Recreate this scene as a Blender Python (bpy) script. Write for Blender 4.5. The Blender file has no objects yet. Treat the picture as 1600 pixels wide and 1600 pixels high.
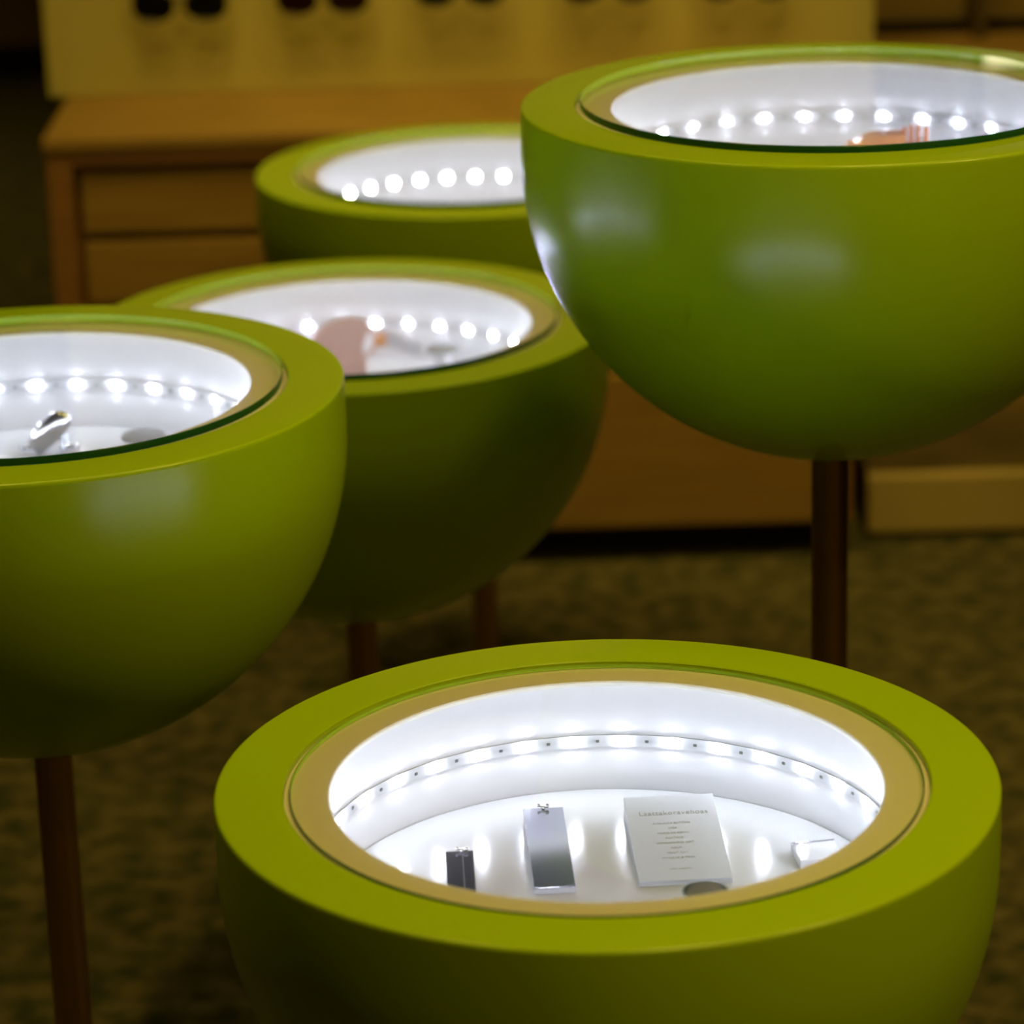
import bpy, bmesh, math, random
from mathutils import Vector, Matrix
sc = bpy.context.scene
COL = sc.collection
random.seed(4)

# ------------------------------------------------------------------ camera
F_PX, PITCH, ROLL = 5080.4, 0.32237, -0.028965      # solved from the bowl rims and poles (1600 px frame)
CAM = Vector((0, 0, 1.667))
_c, _s = math.cos(PITCH), math.sin(PITCH)
FW = Vector((0, _c, -_s)); _rt = Vector((1, 0, 0)); _up = Vector((0, _s, _c))
RT = math.cos(ROLL) * _rt + math.sin(ROLL) * _up
UP = -math.sin(ROLL) * _rt + math.cos(ROLL) * _up
cd = bpy.data.cameras.new('camera'); co = bpy.data.objects.new('camera', cd); COL.objects.link(co)
M3 = Matrix((RT, UP, -FW)).transposed()
co.matrix_world = Matrix.Translation(CAM) @ M3.to_4x4()
cd.sensor_width = 36; cd.lens = F_PX / 1600 * 36
cd.clip_start = 0.05; cd.clip_end = 60
cd.dof.use_dof = True; cd.dof.focus_distance = 2.54; cd.dof.aperture_fstop = 4.7
sc.camera = co

# ------------------------------------------------------------------ world, lamps, exposure
w = bpy.data.worlds.new('world'); sc.world = w; w.use_nodes = True
w.node_tree.nodes['Background'].inputs[0].default_value = (0.9, 0.75, 0.45, 1)
w.node_tree.nodes['Background'].inputs[1].default_value = 0.004
sc.view_settings.view_transform = 'Standard'; sc.view_settings.look = 'None'
sc.view_settings.exposure = 0.0; sc.view_settings.gamma = 1
sc.view_settings.use_curve_mapping = False
sc.cycles.use_denoising = True
sc.cycles.sample_clamp_indirect = 6.0
WARM = (1.0, 0.68, 0.13)
def downlight(x, y, power, size=0.16, spread=80, z=2.96, target=None, color=WARM):
    ld = bpy.data.lights.new('ceiling_downlight', 'AREA'); ld.shape = 'DISK'; ld.size = size
    ld.energy = power; ld.color = color; ld.spread = math.radians(spread)
    o = bpy.data.objects.new('ceiling_downlight', ld); COL.objects.link(o); o.location = (x, y, z)
    if target is not None:
        o.rotation_euler = (Vector(target) - Vector((x, y, z))).to_track_quat('-Z', 'Y').to_euler()
    return o
for (x, y, e) in ((-0.7, 2.4, 1.9), (0.5, 2.5, 1.7), (-0.5, 3.9, 2.5), (0.7, 3.9, 2.5), (0.5, 1.2, 3.8)):  # last lamp is added to brighten the low front bowl's rim
    downlight(x, y, e)
downlight(1.9, 1.5, 4.8, target=(0.0, 2.6, 0.8))      # accent spot from the right
for i, x in enumerate((-0.78, -0.42, -0.1, 0.22, 0.55, 0.8)):   # spots that wash the eyewear board
    downlight(x, (3.4, 4.2)[i % 2], 0.75, 0.4, 60, target=(x * .85, 5.0, 0.8))
downlight(-2.2, 7.0, 4.8)
downlight(3.5, -1.6, 16, target=(4.2, -2.4, 1.0))  # added lamp: brightens the unseen front corner to streak the poles

# ------------------------------------------------------------------ helpers
def ray(px, py):
    return (FW + RT * ((px - 800) / F_PX) + UP * ((800 - py) / F_PX)).normalized()
def at_z(px, py, z):
    d = ray(px, py); return CAM + d * ((z - CAM.z) / d.z)
def at_y(px, py, y):
    d = ray(px, py); return CAM + d * ((y - CAM.y) / d.y)

def mat(name, base=(.5, .5, .5), rough=.5, metal=0., spec=.5, emit=None, strength=0, trans=0, ior=1.45, coat=0, alpha=None):
    m = bpy.data.materials.new(name); m.use_nodes = True
    b = m.node_tree.nodes['Principled BSDF']; I = b.inputs
    I['Base Color'].default_value = (*base, 1); I['Roughness'].default_value = rough
    I['Metallic'].default_value = metal; I['Specular IOR Level'].default_value = spec
    I['Transmission Weight'].default_value = trans; I['IOR'].default_value = ior
    I['Coat Weight'].default_value = coat
    if emit: I['Emission Color'].default_value = (*emit, 1); I['Emission Strength'].default_value = strength
    return m
def noise_color(m, a, b, scale, detail=4, stretch=(1, 1, 1), bump=0, lo=.35, hi=.65, bscale=None):
    nt = m.node_tree; N = nt.nodes; L = nt.links; p = N['Principled BSDF']
    tc = N.new('ShaderNodeTexCoord'); mp = N.new('ShaderNodeMapping'); mp.inputs['Scale'].default_value = stretch
    no = N.new('ShaderNodeTexNoise'); no.inputs['Scale'].default_value = scale; no.inputs['Detail'].default_value = detail
    cr = N.new('ShaderNodeValToRGB'); cr.color_ramp.elements[0].position = lo; cr.color_ramp.elements[1].position = hi
    cr.color_ramp.elements[0].color = (*a, 1); cr.color_ramp.elements[1].color = (*b, 1)
    L.new(tc.outputs['Object'], mp.inputs[0]); L.new(mp.outputs[0], no.inputs['Vector'])
    L.new(no.outputs['Fac'], cr.inputs[0]); L.new(cr.outputs[0], p.inputs['Base Color'])
    if bump:
        n2 = no
        if bscale:
            n2 = N.new('ShaderNodeTexNoise'); n2.inputs['Scale'].default_value = bscale; L.new(mp.outputs[0], n2.inputs['Vector'])
        bp = N.new('ShaderNodeBump'); bp.inputs['Strength'].default_value = bump; bp.inputs['Distance'].default_value = .01
        L.new(n2.outputs['Fac'], bp.inputs['Height']); L.new(bp.outputs[0], p.inputs['Normal'])
    return m

def link(name, bm, m, parent=None, smooth=None, loc=None):
    me = bpy.data.meshes.new(name)
    bmesh.ops.recalc_face_normals(bm, faces=bm.faces); bm.to_mesh(me); bm.free()
    return link_me(name, me, m, parent, smooth, loc)
def link_me(name, me, m, parent=None, smooth=None, loc=None):
    o = bpy.data.objects.new(name, me); COL.objects.link(o)
    if m is not None and not me.materials:
        for mm in (m if isinstance(m, (list, tuple)) else [m]): me.materials.append(mm)
    if smooth is not None:
        for p in me.polygons: p.use_smooth = True
        me.set_sharp_from_angle(angle=math.radians(smooth))
    if parent is not None: o.parent = parent
    if loc is not None: o.location = loc
    return o
def empty(name, loc, rz=0):
    o = bpy.data.objects.new(name, None); COL.objects.link(o); o.location = loc; o.rotation_euler = (0, 0, rz)
    o.empty_display_size = .05; return o
def tag(o, label=None, cat=None, group=None, kind=None):
    if label: o['label'] = label
    if cat: o['category'] = cat
    if group: o['group'] = group
    if kind: o['kind'] = kind
    return o
def box(bm, x0, x1, y0, y1, z0, z1, bev=0, mtx=None):
    r = bmesh.ops.create_cube(bm, size=1); vs = r['verts']
    for v in vs:
        v.co = Vector(((x0 + x1) / 2 + v.co.x * (x1 - x0), (y0 + y1) / 2 + v.co.y * (y1 - y0), (z0 + z1) / 2 + v.co.z * (z1 - z0)))
    if mtx is not None:
        for v in vs: v.co = mtx @ v.co
    if bev:
        es = list({e for v in vs for e in v.link_edges})
        bmesh.ops.bevel(bm, geom=es, offset=bev, segments=2, affect='EDGES', profile=.5)
    return bm
def lathe(bm, prof, n=96, closed=False, a0=0, a1=None):
    rings = []
    for (r, z) in prof:
        if r < 1e-6: rings.append([bm.verts.new((0, 0, z))])
        else: rings.append([bm.verts.new((r * math.cos(2 * math.pi * k / n), r * math.sin(2 * math.pi * k / n), z)) for k in range(n)])
    prs = list(zip(rings, rings[1:])) + ([(rings[-1], rings[0])] if closed else [])
    for A, B in prs:
        for k in range(n):
            l = (k + 1) % n
            if len(A) == 1 and len(B) == 1: continue
            if len(A) == 1: bm.faces.new((A[0], B[k], B[l]))
            elif len(B) == 1: bm.faces.new((A[k], A[l], B[0]))
            else: bm.faces.new((A[k], A[l], B[l], B[k]))
    return bm
def tube(bm, pts, rad, n=10, closed=False, flat=None):
    """sweep a circle (or an ellipse: flat=(ra, rb)) along points"""
    pts = [Vector(p) for p in pts]; N = len(pts); rings = []
    up = Vector((0, 0, 1))
    for i, p in enumerate(pts):
        if closed: t = pts[(i + 1) % N] - pts[i - 1]
        else: t = pts[min(i + 1, N - 1)] - pts[max(i - 1, 0)]
        t.normalize()
        a = t.cross(up)
        if a.length < 1e-4: a = t.cross(Vector((0, 1, 0)))
        a.normalize(); b = a.cross(t)
        rr = rad[i] if isinstance(rad, (list, tuple)) else rad
        ra, rb = flat if flat else (rr, rr)
        rings.append([bm.verts.new(p + a * ra * math.cos(2 * math.pi * k / n) + b * rb * math.sin(2 * math.pi * k / n)) for k in range(n)])
    for i in range(N if closed else N - 1):
        A, B = rings[i], rings[(i + 1) % N]
        for k in range(n): bm.faces.new((A[k], A[(k + 1) % n], B[(k + 1) % n], B[k]))
    if not closed:
        bm.faces.new(rings[0]); bm.faces.new(rings[-1])
    return bm
def prism(bm, outline, d0, d1, mtx=None):
    """outline of (x, z) extruded along y from d0 to d1"""
    A = [bm.verts.new((x, d0, z)) for x, z in outline]; B = [bm.verts.new((x, d1, z)) for x, z in outline]
    n = len(A); bm.faces.new(A); bm.faces.new(B)
    for k in range(n): bm.faces.new((A[k], A[(k + 1) % n], B[(k + 1) % n], B[k]))
    if mtx is not None:
        for v in A + B: v.co = mtx @ v.co
    return bm

# ------------------------------------------------------------------ materials
LIME = mat('lime_paint', (.44, .70, .001), .27, spec=.6)
BEIGE = mat('beige_ring', (.92, .90, .78), .5)
WHITE = mat('white_liner', (.66, .65, .66), .45)
WFLOOR = mat('white_tray', (.43, .43, .44), .18)
STRIP = mat('led_tape', (.50, .50, .51), .35)
LED = mat('led_emitter', (1, 1, 1), .4, emit=(.85, .92, 1.08), strength=390)
RES = mat('resistor', (.08, .08, .09), .5)
POLE = mat('bronzed_steel', (.42, .25, .13), .36, 1.0)
CHROME = mat('chrome', (.78, .78, .82), .06, 1.0)
STEEL = mat('brushed_steel', (.52, .52, .60), .16, 1.0)
ACRYL = mat('acrylic_block', (.86, .86, .9), .12, trans=.55, ior=1.3)
CARD = mat('card_paper', (.40, .42, .47), .6)
INK = mat('grey_ink', (.15, .15, .16), .6)
GREY = mat('grey_disc', (.15, .15, .155), .9, spec=.05)
PINK = mat('pink_lens', (.50, .30, .28), .14, coat=.4)
PINKF = mat('pink_frame', (.55, .31, .27), .3)
COPPER = mat('copper_hinge', (.6, .24, .1), .3, .4)
GTEMPLE = mat('grey_temple', (.42, .41, .46), .3)
ORANGE = mat('orange_plastic', (.95, .42, .15), .3, trans=.15, ior=1.35)
ORANGE2 = mat('orange_tooth', (.95, .34, .14), .2, trans=.3, ior=1.35)
BLACKL = mat('black_lens', (.006, .006, .007), .1)
REDL = mat('dark_red_lens', (.02, .004, .008), .1)
BLACKF = mat('black_frame', (.01, .01, .01), .25)
CARPET = noise_color(mat('carpet', rough=.95, spec=.1), (.06, .07, .030), (.20, .175, .085), 26, 5, bump=.8, bscale=160)
OAK = noise_color(mat('oak_veneer', rough=.5), (.36, .225, .06), (.44, .28, .085), 5, 6, (1, 1, 14), bump=.03)
OAKD = noise_color(mat('oak_case', rough=.5), (.32, .155, .06), (.39, .20, .08), 5, 6, (1, 1, 14), bump=.03)
BOARD = noise_color(mat('cream_board', rough=.7), (.60, .55, .18), (.66, .60, .22), 3, 2)
DWOOD = noise_color(mat('dark_wood', rough=.6), (.10, .075, .03), (.15, .11, .045), 8, 5)
DARK = mat('black_plinth', (.006, .005, .004), .6)
WALL = noise_color(mat('brown_wall', rough=.8), (.34, .2, .09), (.40, .24, .11), 2, 3)
CEIL = mat('ceiling_paint', (.35, .33, .28), .9)
PANEL = noise_color(mat('olive_panel', rough=.7), (.34, .25, .08), (.40, .29, .11), 4, 4, (1, 1, 8))
TAN = noise_color(mat('tan_plinth', rough=.6), (.62, .50, .2), (.68, .55, .24), 4, 4)

# clear lid glass: faces pass light straight through and mirror by Fresnel; the ground edge is float-glass green
GLASS = bpy.data.materials.new('lid_glass'); GLASS.use_nodes = True
nt = GLASS.node_tree; nt.nodes.clear(); NN = nt.nodes.new
o_ = NN('ShaderNodeOutputMaterial'); mx = NN('ShaderNodeMixShader'); tr = NN('ShaderNodeBsdfTransparent'); gl = NN('ShaderNodeBsdfGlossy')
tr.inputs[0].default_value = (.985, .995, .99, 1); gl.inputs['Roughness'].default_value = 0.0
fn = NN('ShaderNodeFresnel'); ge = NN('ShaderNodeNewGeometry'); mr = NN('ShaderNodeMapRange')
mr.inputs['To Min'].default_value = 1.5; mr.inputs['To Max'].default_value = 1 / 1.5   # same pane reflectance on both sides
nt.links.new(ge.outputs['Backfacing'], mr.inputs['Value']); nt.links.new(mr.outputs[0], fn.inputs['IOR'])
nt.links.new(fn.outputs[0], mx.inputs[0]); nt.links.new(tr.outputs[0], mx.inputs[1]); nt.links.new(gl.outputs[0], mx.inputs[2])
nt.links.new(mx.outputs[0], o_.inputs['Surface'])
EDGE = mat('glass_edge', (.01, .16, .06), .2)
# see-through light painted into the edge colour: dark from outside, bright lime from inside
nt = EDGE.node_tree; NN = nt.nodes.new; ge = NN('ShaderNodeNewGeometry'); cm = NN('ShaderNodeMix'); cm.data_type = 'RGBA'
cm.inputs['A'].default_value = (.006, .10, .055, 1); cm.inputs['B'].default_value = (.55, .92, .08, 1)
nt.links.new(ge.outputs['Backfacing'], cm.inputs['Factor']); nt.links.new(cm.outputs['Result'], nt.nodes['Principled BSDF'].inputs['Base Color'])

# ------------------------------------------------------------------ the room
def struct(name, bm, m): return tag(link(name, bm, m), kind='structure')
struct('floor', box(bmesh.new(), -4.5, 4.5, -2.5, 8.9, -.05, 0), CARPET)
struct('ceiling', box(bmesh.new(), -4.5, 4.5, -2.5, 8.9, 3.0, 3.05), CEIL)
struct('wall_back', box(bmesh.new(), -4.6, 4.6, 8.9, 9.0, 0, 3.0), WALL)
struct('wall_front', box(bmesh.new(), -4.6, 4.6, -2.6, -2.5, 0, 3.0), WALL)
struct('wall_left', box(bmesh.new(), -4.6, -4.5, -2.5, 8.9, 0, 3.0), WALL)
struct('wall_right', box(bmesh.new(), 4.5, 4.6, -2.5, 8.9, 0, 3.0), WALL)
struct('baseboard_back', box(bmesh.new(), -4.5, 4.5, 8.88, 8.9, 0, .09), DARK)

# ------------------------------------------------------------------ drawer cabinet with eyewear board
CY = 4.72; TOPZ = .691; BY = 5.026
XL = at_y(75, 300, CY).x; XR = at_y(1331, 760, CY).x
cab = tag(empty('drawer_cabinet', ((XL + XR) / 2, CY, 0)),
          'low brown wooden drawer cabinet on a black plinth behind the green bowls', 'cabinet')
ox, oy = cab.location.x, cab.location.y
def cpart(name, x0, x1, y0, y1, z0, z1, m, bev=.002, parent=cab):
    return link(name, box(bmesh.new(), x0 - ox, x1 - ox, y0 - oy, y1 - oy, z0, z1, bev), m, parent)
cpart('plinth', XL + .03, XR - .002, CY + .06, BY + .02, 0, .06, DARK)
cpart('case_back', XL, XR, CY + .04, BY + .05, .06, TOPZ - .022, OAKD)
cpart('stile', XL, XL + .037, CY, CY + .045, .06, TOPZ - .022, OAKD)
cpart('stile', XR - .037, XR, CY, CY + .045, .06, TOPZ - .022, OAKD)
mid = (XL + XR) / 2
cpart('stile', mid - .018, mid + .018, CY, CY + .045, .29, TOPZ - .022, OAKD)
cpart('rail', XL + .037, XR - .037, CY, CY + .045, .648, TOPZ - .022, OAKD)
cpart('front_panel', XL + .037, XR - .037, CY + .004, CY + .045, .06, .30, OAK)
cpart('countertop', XL - .004, XR + .004, CY - .006, BY + .05, TOPZ - .022, TOPZ, OAK, .004)
for zt in (.636, .528, .420):
    for (a, b) in ((XL + .047, mid - .026), (mid + .026, XR - .047)):
        cpart('drawer', a, b, CY + .012, CY + .042, zt - .094, zt, OAK, .003)
bl = at_y(74, 120, BY).x; br = at_y(1366, 30, BY).x
board = tag(empty('eyewear_board', ((bl + br) / 2, BY, TOPZ)), 'tall cream display board holding sunglasses on the drawer cabinet', 'board')
link('panel', box(bmesh.new(), bl - board.location.x, br - board.location.x, 0, .03, 0, 1.1, .003), BOARD, board)

def lens_outline(wd, ht, n=28):
    pts = []
    for k in range(n):
        a = 2 * math.pi * k / n; c, s = math.cos(a), math.sin(a)
        e = .72 if s > 0 else .95
        pts.append((wd * math.copysign(abs(c) ** e, c), ht * math.copysign(abs(s) ** e, s)))
    return pts
def sunglasses(px, py, lens_m, wd, ht, label, tilt=0):
    """px,py: lowest visible point between the lenses, on a plane in front of the board"""
    p = at_y(px, py, BY - .045)
    t = tag(empty('sunglasses', (p.x, p.y, p.z)), label, 'sunglasses', 'sunglasses on the cream board')
    t.rotation_euler = (0, math.radians(tilt), 0)
    zc = ht + .004; gap = .009
    fr = bmesh.new()
    for s in (-1, 1):
        cx = s * (wd + gap)
        ol = [(cx + x * s, zc + z + (.003 if x > 0 and z > 0 else 0)) for x, z in lens_outline(wd, ht)]
        link('lens', prism(bmesh.new(), ol, -.001, .0015), lens_m, t)
        tube(fr, [(x, 0, z) for x, z in ol], .0022, 6, closed=True)
        tm = bmesh.new()
        box(tm, s * (2 * wd + gap) - .002, s * (2 * wd + gap) + .002, .0, .044, zc + ht * .45, zc + ht * .45 + .008, .001)
        link('temple', tm, BLACKF, t)
    tube(fr, [(-gap - .004, 0, zc + ht * .45), (0, -.003, zc + ht * .6), (gap + .004, 0, zc + ht * .45)], .0025, 6)
    link('frame', fr, BLACKF, t, 40)
    # peg of the board that carries the bridge
    q = p - Vector(board.location)
    pg = tube(bmesh.new(), [(q.x, 0.002, q.z + zc + ht * .6 - .006), (q.x, -.055, q.z + zc + ht * .6 - .006)], .0028, 8)
    link('peg', pg, CHROME, board, 40)
    return t
sunglasses(282, 36, BLACKL, .031, .022, 'black sunglasses with wide lenses, farthest along the row from the shelving unit')
sunglasses(505, 26, REDL, .030, .023, 'sunglasses with dark red-black rounded lenses on the cream board')
sunglasses(720, 13, BLACKL, .029, .021, 'black sunglasses in the middle of the row on the cream board')
sunglasses(950, 7, BLACKL, .030, .022, 'black sunglasses hanging next to the middle pair, towards the shelving unit')
sunglasses(1165, 2, BLACKL, .030, .022, 'black sunglasses at the end of the row beside the shelving unit')

# ------------------------------------------------------------------ shelving unit beside the cabinet
SX0 = at_y(1357, 800, 4.80).x; SX1 = 1.55
unit = tag(empty('shelving_unit', ((SX0 + SX1) / 2, 4.80, 0)), 'brown wall shelving unit with a tan base plinth beside the drawer cabinet', 'shelf')
ux, uy = unit.location.x, unit.location.y
UX0 = max(SX0, br + .006)
def upart(name, x0, x1, y0, y1, z0, z1, m, bev=.002):
    return link(name, box(bmesh.new(), x0 - ux, x1 - ux, y0 - uy, y1 - uy, z0, z1, bev), m, unit)
upart('plinth', SX0, SX1, 4.80, 4.83, 0.012, .102, TAN)
upart('base_shelf', SX0 + .002, SX1, 4.83, 5.42, .0, .100, DWOOD)
upart('lower_back', SX0, SX1, 5.14, 5.17, .10, .66, PANEL)
upart('counter', UX0, SX1, 5.02, 5.37, .665, .691, OAK)
upart('gap_shadow', UX0, SX1, 5.39, 5.42, .60, .706, DARK)  # black strip standing in for the shadow gap behind the counter
upart('upper_back', UX0, SX1, 5.41, 5.44, .10, 1.9, PANEL)
pxx = at_y(1524, 20, 5.36).x
upart('divider', pxx - .010, pxx + .010, 5.30, 5.41, .691, 1.9, DWOOD)
upart('top_shelf', UX0, SX1, 5.05, 5.44, 1.9, 1.93, OAK)

# warm strip light on the back of the shelving unit: seen in the photograph as the cream glint in the tallest bowl's lid
LAMPM = mat('lamp_diffuser', (.9, .85, .7), .5, emit=(1.0, .86, .52), strength=3.2)
sl = link('strip_light', box(bmesh.new(), .775 - ux, 1.185 - ux, 5.389 - uy, 5.4095 - uy, 1.484, 1.556, .002), BLACKF, unit)
sl['label'] = 'warm white strip light'
link('diffuser', box(bmesh.new(), .78 - ux, 1.18 - ux, 5.383 - uy, 5.3885 - uy, 1.49, 1.55, .002), LAMPM, sl)

# ------------------------------------------------------------------ display bowls
R = .28; RL = .2105; ZF = -.0995; NLED = 34
def shell_mesh():
    bm = bmesh.new(); prof = [(0.012, -.048 - R)]
    for k in range(1, 41):
        a = math.pi / 2 * k / 40
        prof.append((R * math.sin(a), -.048 - R * math.cos(a)))
    prof += [(R, -.004)]
    for k in range(1, 5):
        a = math.pi / 2 * k / 4; prof.append((R - .003 + .003 * math.cos(a), -.003 + .003 * math.sin(a)))
    prof += [(.2315, 0), (.2305, -.001), (.2305, -.0065), (RL + .003, -.0065), (RL + .003, ZF - .01), (0.012, ZF - .01)]
    lathe(bm, prof, 160, closed=True); return bm
def proto():
    P = {}
    def mk(k, bm, m, sm):
        o = link(k, bm, m, None, sm); P[k] = o.data; bpy.data.objects.remove(o)
    mk('bowl_shell', shell_mesh(), LIME, 35)
    mk('lid_ring', lathe(bmesh.new(), [(.2300, -.0045), (.1985, -.0045), (.1975, -.0055), (.1975, -.0080), (.2300, -.0063)], 128, True), BEIGE, 35)
    mk('liner_wall', lathe(bmesh.new(), [(RL, -.0082), (RL, ZF - .002), (RL + .0015, ZF - .002), (RL + .0015, -.0082)], 128, True), WHITE, 35)
    mk('tray', lathe(bmesh.new(), [(0, ZF), (RL - .0020, ZF), (RL - .0012, ZF - .001), (RL - .0012, ZF - .008), (0, ZF - .008)], 128), WFLOOR, 35)
    g = .2262
    h = .0035; c = .0008
    mk('glass_lid', lathe(bmesh.new(), [(0, -h), (g - c, -h), (g, -h + c), (g, h - c), (g - c, h), (0, h)], 160), [GLASS, EDGE], 20)
    for f in P['glass_lid'].polygons:
        if abs(f.normal.z) > .99: f.use_smooth = False
        else: f.material_index = 1
    mk('led_strip', lathe(bmesh.new(), [(RL - .0002, -.054), (RL - .0014, -.054), (RL - .0014, -.064), (RL - .0002, -.064)], 144, True), STRIP, 35)
    lb = bmesh.new(); box(lb, -.0016, 0, -.0028, .0028, -.0025, .0025, .0005)
    mk('led', lb, LED, None)
    rb = bmesh.new()
    for k in range(NLED):
        a = 2 * math.pi * (k + .5) / NLED
        box(rb, RL - .0022, RL - .0014, -.0013, .0013, -.0600, -.0580, 0, Matrix.Rotation(a, 4, 'Z'))
    mk('resistors', rb, RES, None)
    return P
PR = proto()
BOWLS = {}
def bowl(key, x, y, drop, label, rot=0.0, glass_z=.0015):
    z = CAM.z + drop
    t = tag(empty('display_bowl', (x, y, 0), rot), label, 'display bowl', 'lime green display bowls on poles')
    for k, nm in (('bowl_shell', 'bowl_shell'), ('lid_ring', 'lid_ring'), ('liner_wall', 'liner_wall'), ('tray', 'tray'), ('glass_lid', 'glass_lid')):
        po = link_me(nm, PR[k], None, t, None, (0, 0, z + (glass_z if nm == 'glass_lid' else 0)))
        if nm == 'glass_lid' and key == 'A': po.scale = (1, 1, .4)     # this pane sits flush, only a thin edge shows
    st = link_me('led_strip', PR['led_strip'], None, t, None, (0, 0, z))
    tag(link_me('resistors', PR['resistors'], None, st), kind='stuff')
    for k in range(NLED):
        a = 2 * math.pi * k / NLED
        o = link_me('led', PR['led'], None, st, None, ((RL - .0014) * math.cos(a), (RL - .0014) * math.sin(a), -.059))
        o.rotation_euler = (0, 0, a)
    zb = z - .048 - R
    link('pole', lathe(bmesh.new(), [(0, .010), (.0172, .010), (.0172, zb + .0008), (0, zb + .0008)], 48), POLE, t, 35)
    link('base_plate', lathe(bmesh.new(), [(0, 0), (.11, 0), (.11, .008), (.106, .011), (0, .011)], 64), DARK, t, 35)
    BOWLS[key] = (Vector((x, y, z)), z + ZF)
bowl('A', .0615, 2.1430, -.9174, 'low lime green display bowl with a printed card and steel blocks inside', .0, -.0026)
bowl('B', .2975, 2.8859, -.5809, 'tallest lime green display bowl, with an orange clip inside', .115)
bowl('E', -.4235, 2.7367, -.7858, 'lime green display bowl with a chrome pendant and a grey disc inside', .009)
bowl('C', -.1707, 3.3898, -.9104, 'lime green display bowl with pink sunglasses inside', -.007)
bowl('D', -.0400, 4.1417, -.9104, 'lime green display bowl standing just in front of the drawer cabinet', .076)

# ------------------------------------------------------------------ things inside the bowls
def slab_frame(px, py, floor_z, tilt, yaw, lift=.0):
    """frame with origin on the front-bottom edge, x across, y up the slope"""
    p = at_z(px, py, floor_z + lift)
    return Matrix.Translation(p) @ Matrix.Rotation(math.radians(yaw), 4, 'Z') @ Matrix.Rotation(math.radians(tilt), 4, 'X')
zA = BOWLS['A'][1]
def wedge(bm, wd, ln, tilt, t0):
    """acrylic wedge: flat bottom, sloping top, x across"""
    c, s = math.cos(math.radians(tilt)), math.sin(math.radians(tilt))
    v = []
    for x in (-wd / 2, wd / 2):
        v.append([bm.verts.new((x, 0, 0)), bm.verts.new((x, ln * c, 0)), bm.verts.new((x, ln * c, t0 + ln * s)), bm.verts.new((x, 0, t0))])
    bm.faces.new(v[0]); bm.faces.new(v[1])
    for k in range(4): bm.faces.new((v[0][k], v[0][(k + 1) % 4], v[1][(k + 1) % 4], v[1][k]))
    return bm
def display_block(name, px, py, wd, ln, tilt, yaw, t0, label, cat, top_m, split=False, jewel=True):
    p = at_z(px, py, zA + t0); p.z = zA + .0004
    t = tag(empty(name, p, math.radians(yaw)), label, cat)
    link('acrylic_wedge', wedge(bmesh.new(), wd, ln, tilt, t0), ACRYL, t)
    mt = Matrix.Translation((0, 0, t0)) @ Matrix.Rotation(math.radians(tilt), 4, 'X')
    if split:
        link('steel_plate', box(bmesh.new(), -wd / 2, wd * .1, 0, ln, .0002, .0014, .0002, mt), top_m, t)
        link('steel_plate', box(bmesh.new(), wd * .1 + .0004, wd / 2, 0, ln, .0002, .0014, .0002, mt), top_m, t)
    else:
        link('face_plate', box(bmesh.new(), -wd / 2, wd / 2, 0, ln, .0002, .0014, .0002, mt), top_m, t)
    return t, mt
def ear_stud(t, mt, ln, label, x0=0.0):
    """tiny silver stud pinned through the top edge of a block"""
    p = t.matrix_world if False else (Matrix.Translation(t.location) @ Matrix.Rotation(t.rotation_euler.z, 4, 'Z') @ mt) @ Vector((x0, ln - .002, .0016))
    e = tag(empty('ear_stud', p), label, 'earring', 'silver ear studs on steel blocks')
    bm = bmesh.new()
    for (dx, dz, r) in ((-.0035, .0030, .0013), (0, .0012, .0017), (.0030, .0026, .0018)):
        bmesh.ops.create_icosphere(bm, subdivisions=2, radius=r, matrix=Matrix.Translation((dx, 0, dz)))
    link('setting', bm, CHROME, e, 60)
    link('pin', tube(bmesh.new(), [(-.0035, 0, .003), (0, 0, .001), (.003, 0, .0026)], .0006, 6), CHROME, e, 60)
t1, m1 = display_block('steel_display_block', 867, 1389, .0305, .120, 5, 3, .004, 'long tilted steel-faced acrylic block beside the printed card', 'display block', STEEL)
ear_stud(t1, m1, .120, 'tiny silver stud at the top of the long steel block')
t2, m2 = display_block('steel_display_block', 722, 1402, .0205, .058, 9, 2, .006, 'short dark steel-faced acrylic block with a split face', 'display block', STEEL, True)
ear_stud(t2, m2, .058, 'tiny silver stud on top of the short split steel block', .002)
# printed card on its acrylic slab
t3, m3 = display_block('printed_card', 1072, 1378, .0685, .122, 7, 3, .0025, 'pale grey printed card on a tilted clear acrylic slab', 'card', CARD)
def text_part(s, size, x, y, parent, mt, m, name='lettering', spacing=1.0, sy=1.0):
    cu = bpy.data.curves.new('t', 'FONT'); cu.body = s; cu.size = size; cu.align_x = 'CENTER'; cu.extrude = .00004; cu.space_character = spacing
    o = bpy.data.objects.new('t', cu); COL.objects.link(o)
    dg = bpy.context.evaluated_depsgraph_get(); me = bpy.data.meshes.new_from_object(o.evaluated_get(dg))
    bpy.data.objects.remove(o); bpy.data.curves.remove(cu)
    me.materials.clear()
    me.transform(mt @ Matrix.Translation((x, y, .00148)) @ Matrix.Diagonal((1, sy, 1, 1)))
    return link_me(name, me, m, parent)
L0 = .122
text_part('Laattakoravehoas', .0066, 0.001, L0 * .765, t3, m3, INK, spacing=1.12, sy=1.3)
for i, s in enumerate(('KORUKKA BUTTON', 'IDEA', 'MARIA KE KOIVU', 'KULTAUS', 'HOPEANKIRVE KOT', 'KEKO', 'MUUT KIVI', 'MYYJÄ LE & TEIJA')):
    text_part(s, .0029, -.002, L0 * (.655 - .058 * i), t3, m3, INK, spacing=1.1, sy=1.2)
text_part('www  kotisivut', .0024, -.002, L0 * .125, t3, m3, INK, spacing=1.1)
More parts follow.
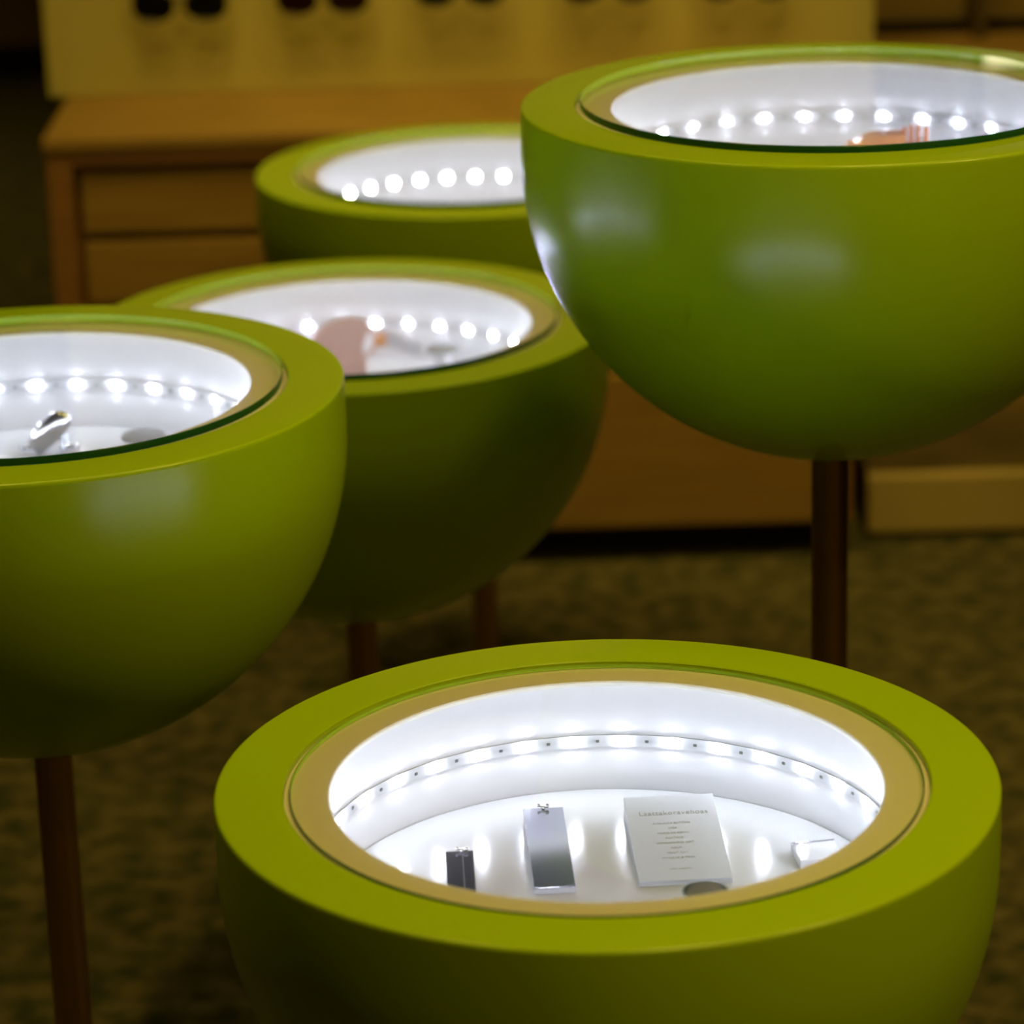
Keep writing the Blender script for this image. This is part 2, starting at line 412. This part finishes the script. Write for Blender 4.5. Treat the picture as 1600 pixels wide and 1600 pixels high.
# polished bangle in front of the card and clear block with a ring
q = at_z(1100, 1376.5, zA + .012); ro = .0172
o = link('steel_ring', lathe(bmesh.new(), [(ro, 0), (ro, .012), (ro - .0014, .012), (ro - .0014, 0)], 64, True), STEEL, None, 35, (q.x, q.y - ro, zA + .0004))
tag(o, 'slim polished steel ring in front of the printed card', 'ring')
p = at_z(1279, 1346, zA); t = tag(empty('acrylic_block', (p.x, p.y, zA + .0004), math.radians(8)), 'small clear acrylic block with a thin steel edge near the bowl wall', 'display block')
link('block', box(bmesh.new(), -.0165, .0165, -.012, .020, 0, .007, .0008), ACRYL, t)
link('steel_edge', box(bmesh.new(), -.0165, .0165, .0185, .0195, .0071, .0078), STEEL, t)
link('steel_edge', box(bmesh.new(), -.0165, -.0157, .014, .0185, .0071, .0078), STEEL, t)

# bowl E: chrome cuff, grey disc
zE = BOWLS['E'][1]
p = at_z(82, 706, zE)
cuff = tag(empty('chrome_pendant', (p.x, p.y, zE + .0004), 0), 'polished chrome oval pendant propped up on a small stand', 'pendant')
cb = bmesh.new(); bmesh.ops.create_uvsphere(cb, u_segments=48, v_segments=24, radius=1)
for v in cb.verts:
    x, y, z = v.co
    q = Vector((math.copysign(abs(x) ** .85, x) * .0245, y * .0095, math.copysign(abs(z) ** .8, z) * .0120))
    v.co = q
o = link('body', cb, CHROME, cuff, 60); o.rotation_euler = (math.radians(4), math.radians(-43), math.radians(-4)); o.location = (-.001, 0, .0195)
fb = bmesh.new(); tube(fb, [(.012, -.004, .0034), (.013, -.002, .010), (.010, 0, .020)], .0030, 10)
link('stand_leg', fb, CHROME, cuff, 60)
fb = bmesh.new(); tube(fb, [(.024, .008, .0022), (.016, .004, .0026), (.006, .004, .0026)], .0020, 10)
link('stand_foot', fb, CHROME, cuff, 60)
fb = bmesh.new(); tube(fb, [(-.030, .002, .0046), (-.026, .002, .0024), (-.020, .002, .0040), (-.016, .002, .006)], .0016, 8)
link('clasp', fb, STEEL, cuff, 60)
def disc_stand(px, py, fz, h, r, label):
    p = at_z(px, py, fz + h)
    t = tag(empty('disc_stand', (p.x, p.y, fz + .0003)), label, 'stand', 'grey disc stands in the bowls')
    link('disc', lathe(bmesh.new(), [(0, h - .003), (r, h - .003), (r, h - .001), (r - .0008, h), (0, h)], 48), GREY, t, 35)
    link('post', lathe(bmesh.new(), [(0, 0), (r * .55, 0), (r * .55, h - .0032), (0, h - .0032)], 32), WHITE, t, 35)
disc_stand(224, 679, zE, .012, .0205, 'small round stand with a grey top beside the chrome pendant')
zC = BOWLS['C'][1]
disc_stand(691, 543, zC, .026, .0185, 'small round stand with a grey top beside the pink sunglasses')

# bowl C: pink sunglasses lying on one side
p = at_z(560, 590, zC)
sg = tag(empty('pink_sunglasses', (p.x, p.y, zC + .0006), 0), 'rose pink sunglasses with copper hinge and grey temple', 'sunglasses')
def lens3(cx, cz, wd, ht, tilt, y0):
    ol = [(cx + x, cz + z) for x, z in lens_outline(wd, ht, 36)]
    return ol
S = 1 / (F_PX / 3.60)
def mm(px_, py_): return ((px_ - 560) * S, (590 - py_) * S)
ol = [mm(*q) for q in ((482, 590), (482, 560), (484, 542), (490, 529), (499, 517), (511, 507), (525, 500), (540, 496), (555, 495), (567, 498), (576, 506), (580, 516), (573, 526), (568, 540), (570, 552), (574, 560), (574, 590))]
link('lens', prism(bmesh.new(), ol, -.002, .002), PINK, sg, 40)
fr = bmesh.new()
tube(fr, [(x, 0, z) for x, z in [mm(*q) for q in ((482, 582), (482, 560), (484, 542), (490, 529), (499, 517), (511, 507), (525, 500), (540, 496), (555, 495), (567, 498), (578, 506), (587, 520), (590, 532), (586, 546), (575, 556), (560, 560), (520, 562), (486, 562))]], .0026, 8)
link('frame', fr, PINKF, sg, 60)
hb = bmesh.new(); box(hb, *[v for pr in ((mm(588, 0)[0], mm(607, 0)[0]), (-.004, .006), (mm(0, 540)[1], mm(0, 519)[1])) for v in pr], .0015)
link('hinge', hb, COPPER, sg, 40)
tp = bmesh.new(); a = mm(604, 528); b = mm(660, 553)
tube(tp, [(a[0], .002, a[1]), ((a[0] + b[0]) / 2, .006, (a[1] + b[1]) / 2 + .001), (b[0], .008, b[1] + .001)], .004, 10, flat=(.003, .0078))
link('temple', tp, GTEMPLE, sg, 60)

# bowl B: orange clip with rounded teeth
zB = BOWLS['B'][1]
p = at_z(1390, 226, zB + .03)
st = link('acrylic_stand', box(bmesh.new(), -.03, .03, -.015, .015, 0, .0290, .001), ACRYL, None, None, (p.x, p.y, zB + .0003))
tag(st, 'clear acrylic block carrying the orange hair clip', 'display block')
oc = tag(empty('orange_clip', (p.x, p.y, zB + .0297), 0), 'translucent orange plastic hair clip with four rounded teeth', 'hair clip')
S = 1 / (F_PX / 3.0)
def m2_(px_, py_): return ((px_ - 1390) * S, (226 - py_) * S)
bm = bmesh.new()
ol = [m2_(*q) for q in ((1322, 226), (1326, 221), (1345, 214), (1362, 207), (1385, 206.5), (1412, 206.5), (1414, 226))]
prism(bm, ol, -.012, .012)
link('clip_body', bm, ORANGE, oc, 40)
for (x, yt, r) in ((1413, 197, 3.8), (1424, 193, 3.4), (1435, 194, 3.6), (1447.5, 198, 4.0)):
    tb = bmesh.new(); cx, _ = m2_(x, 0); zt = m2_(0, yt)[1]; rr = r * S
    lathe(tb, [(0, 0), (rr * .9, 0), (rr, .003), (rr, zt - rr)] + [(rr * math.cos(q), zt - rr + rr * math.sin(q)) for q in (.4, .8, 1.2)] + [(0, zt)], 16)
    link('tooth', tb, ORANGE2, oc, 60, (cx, 0, 0))
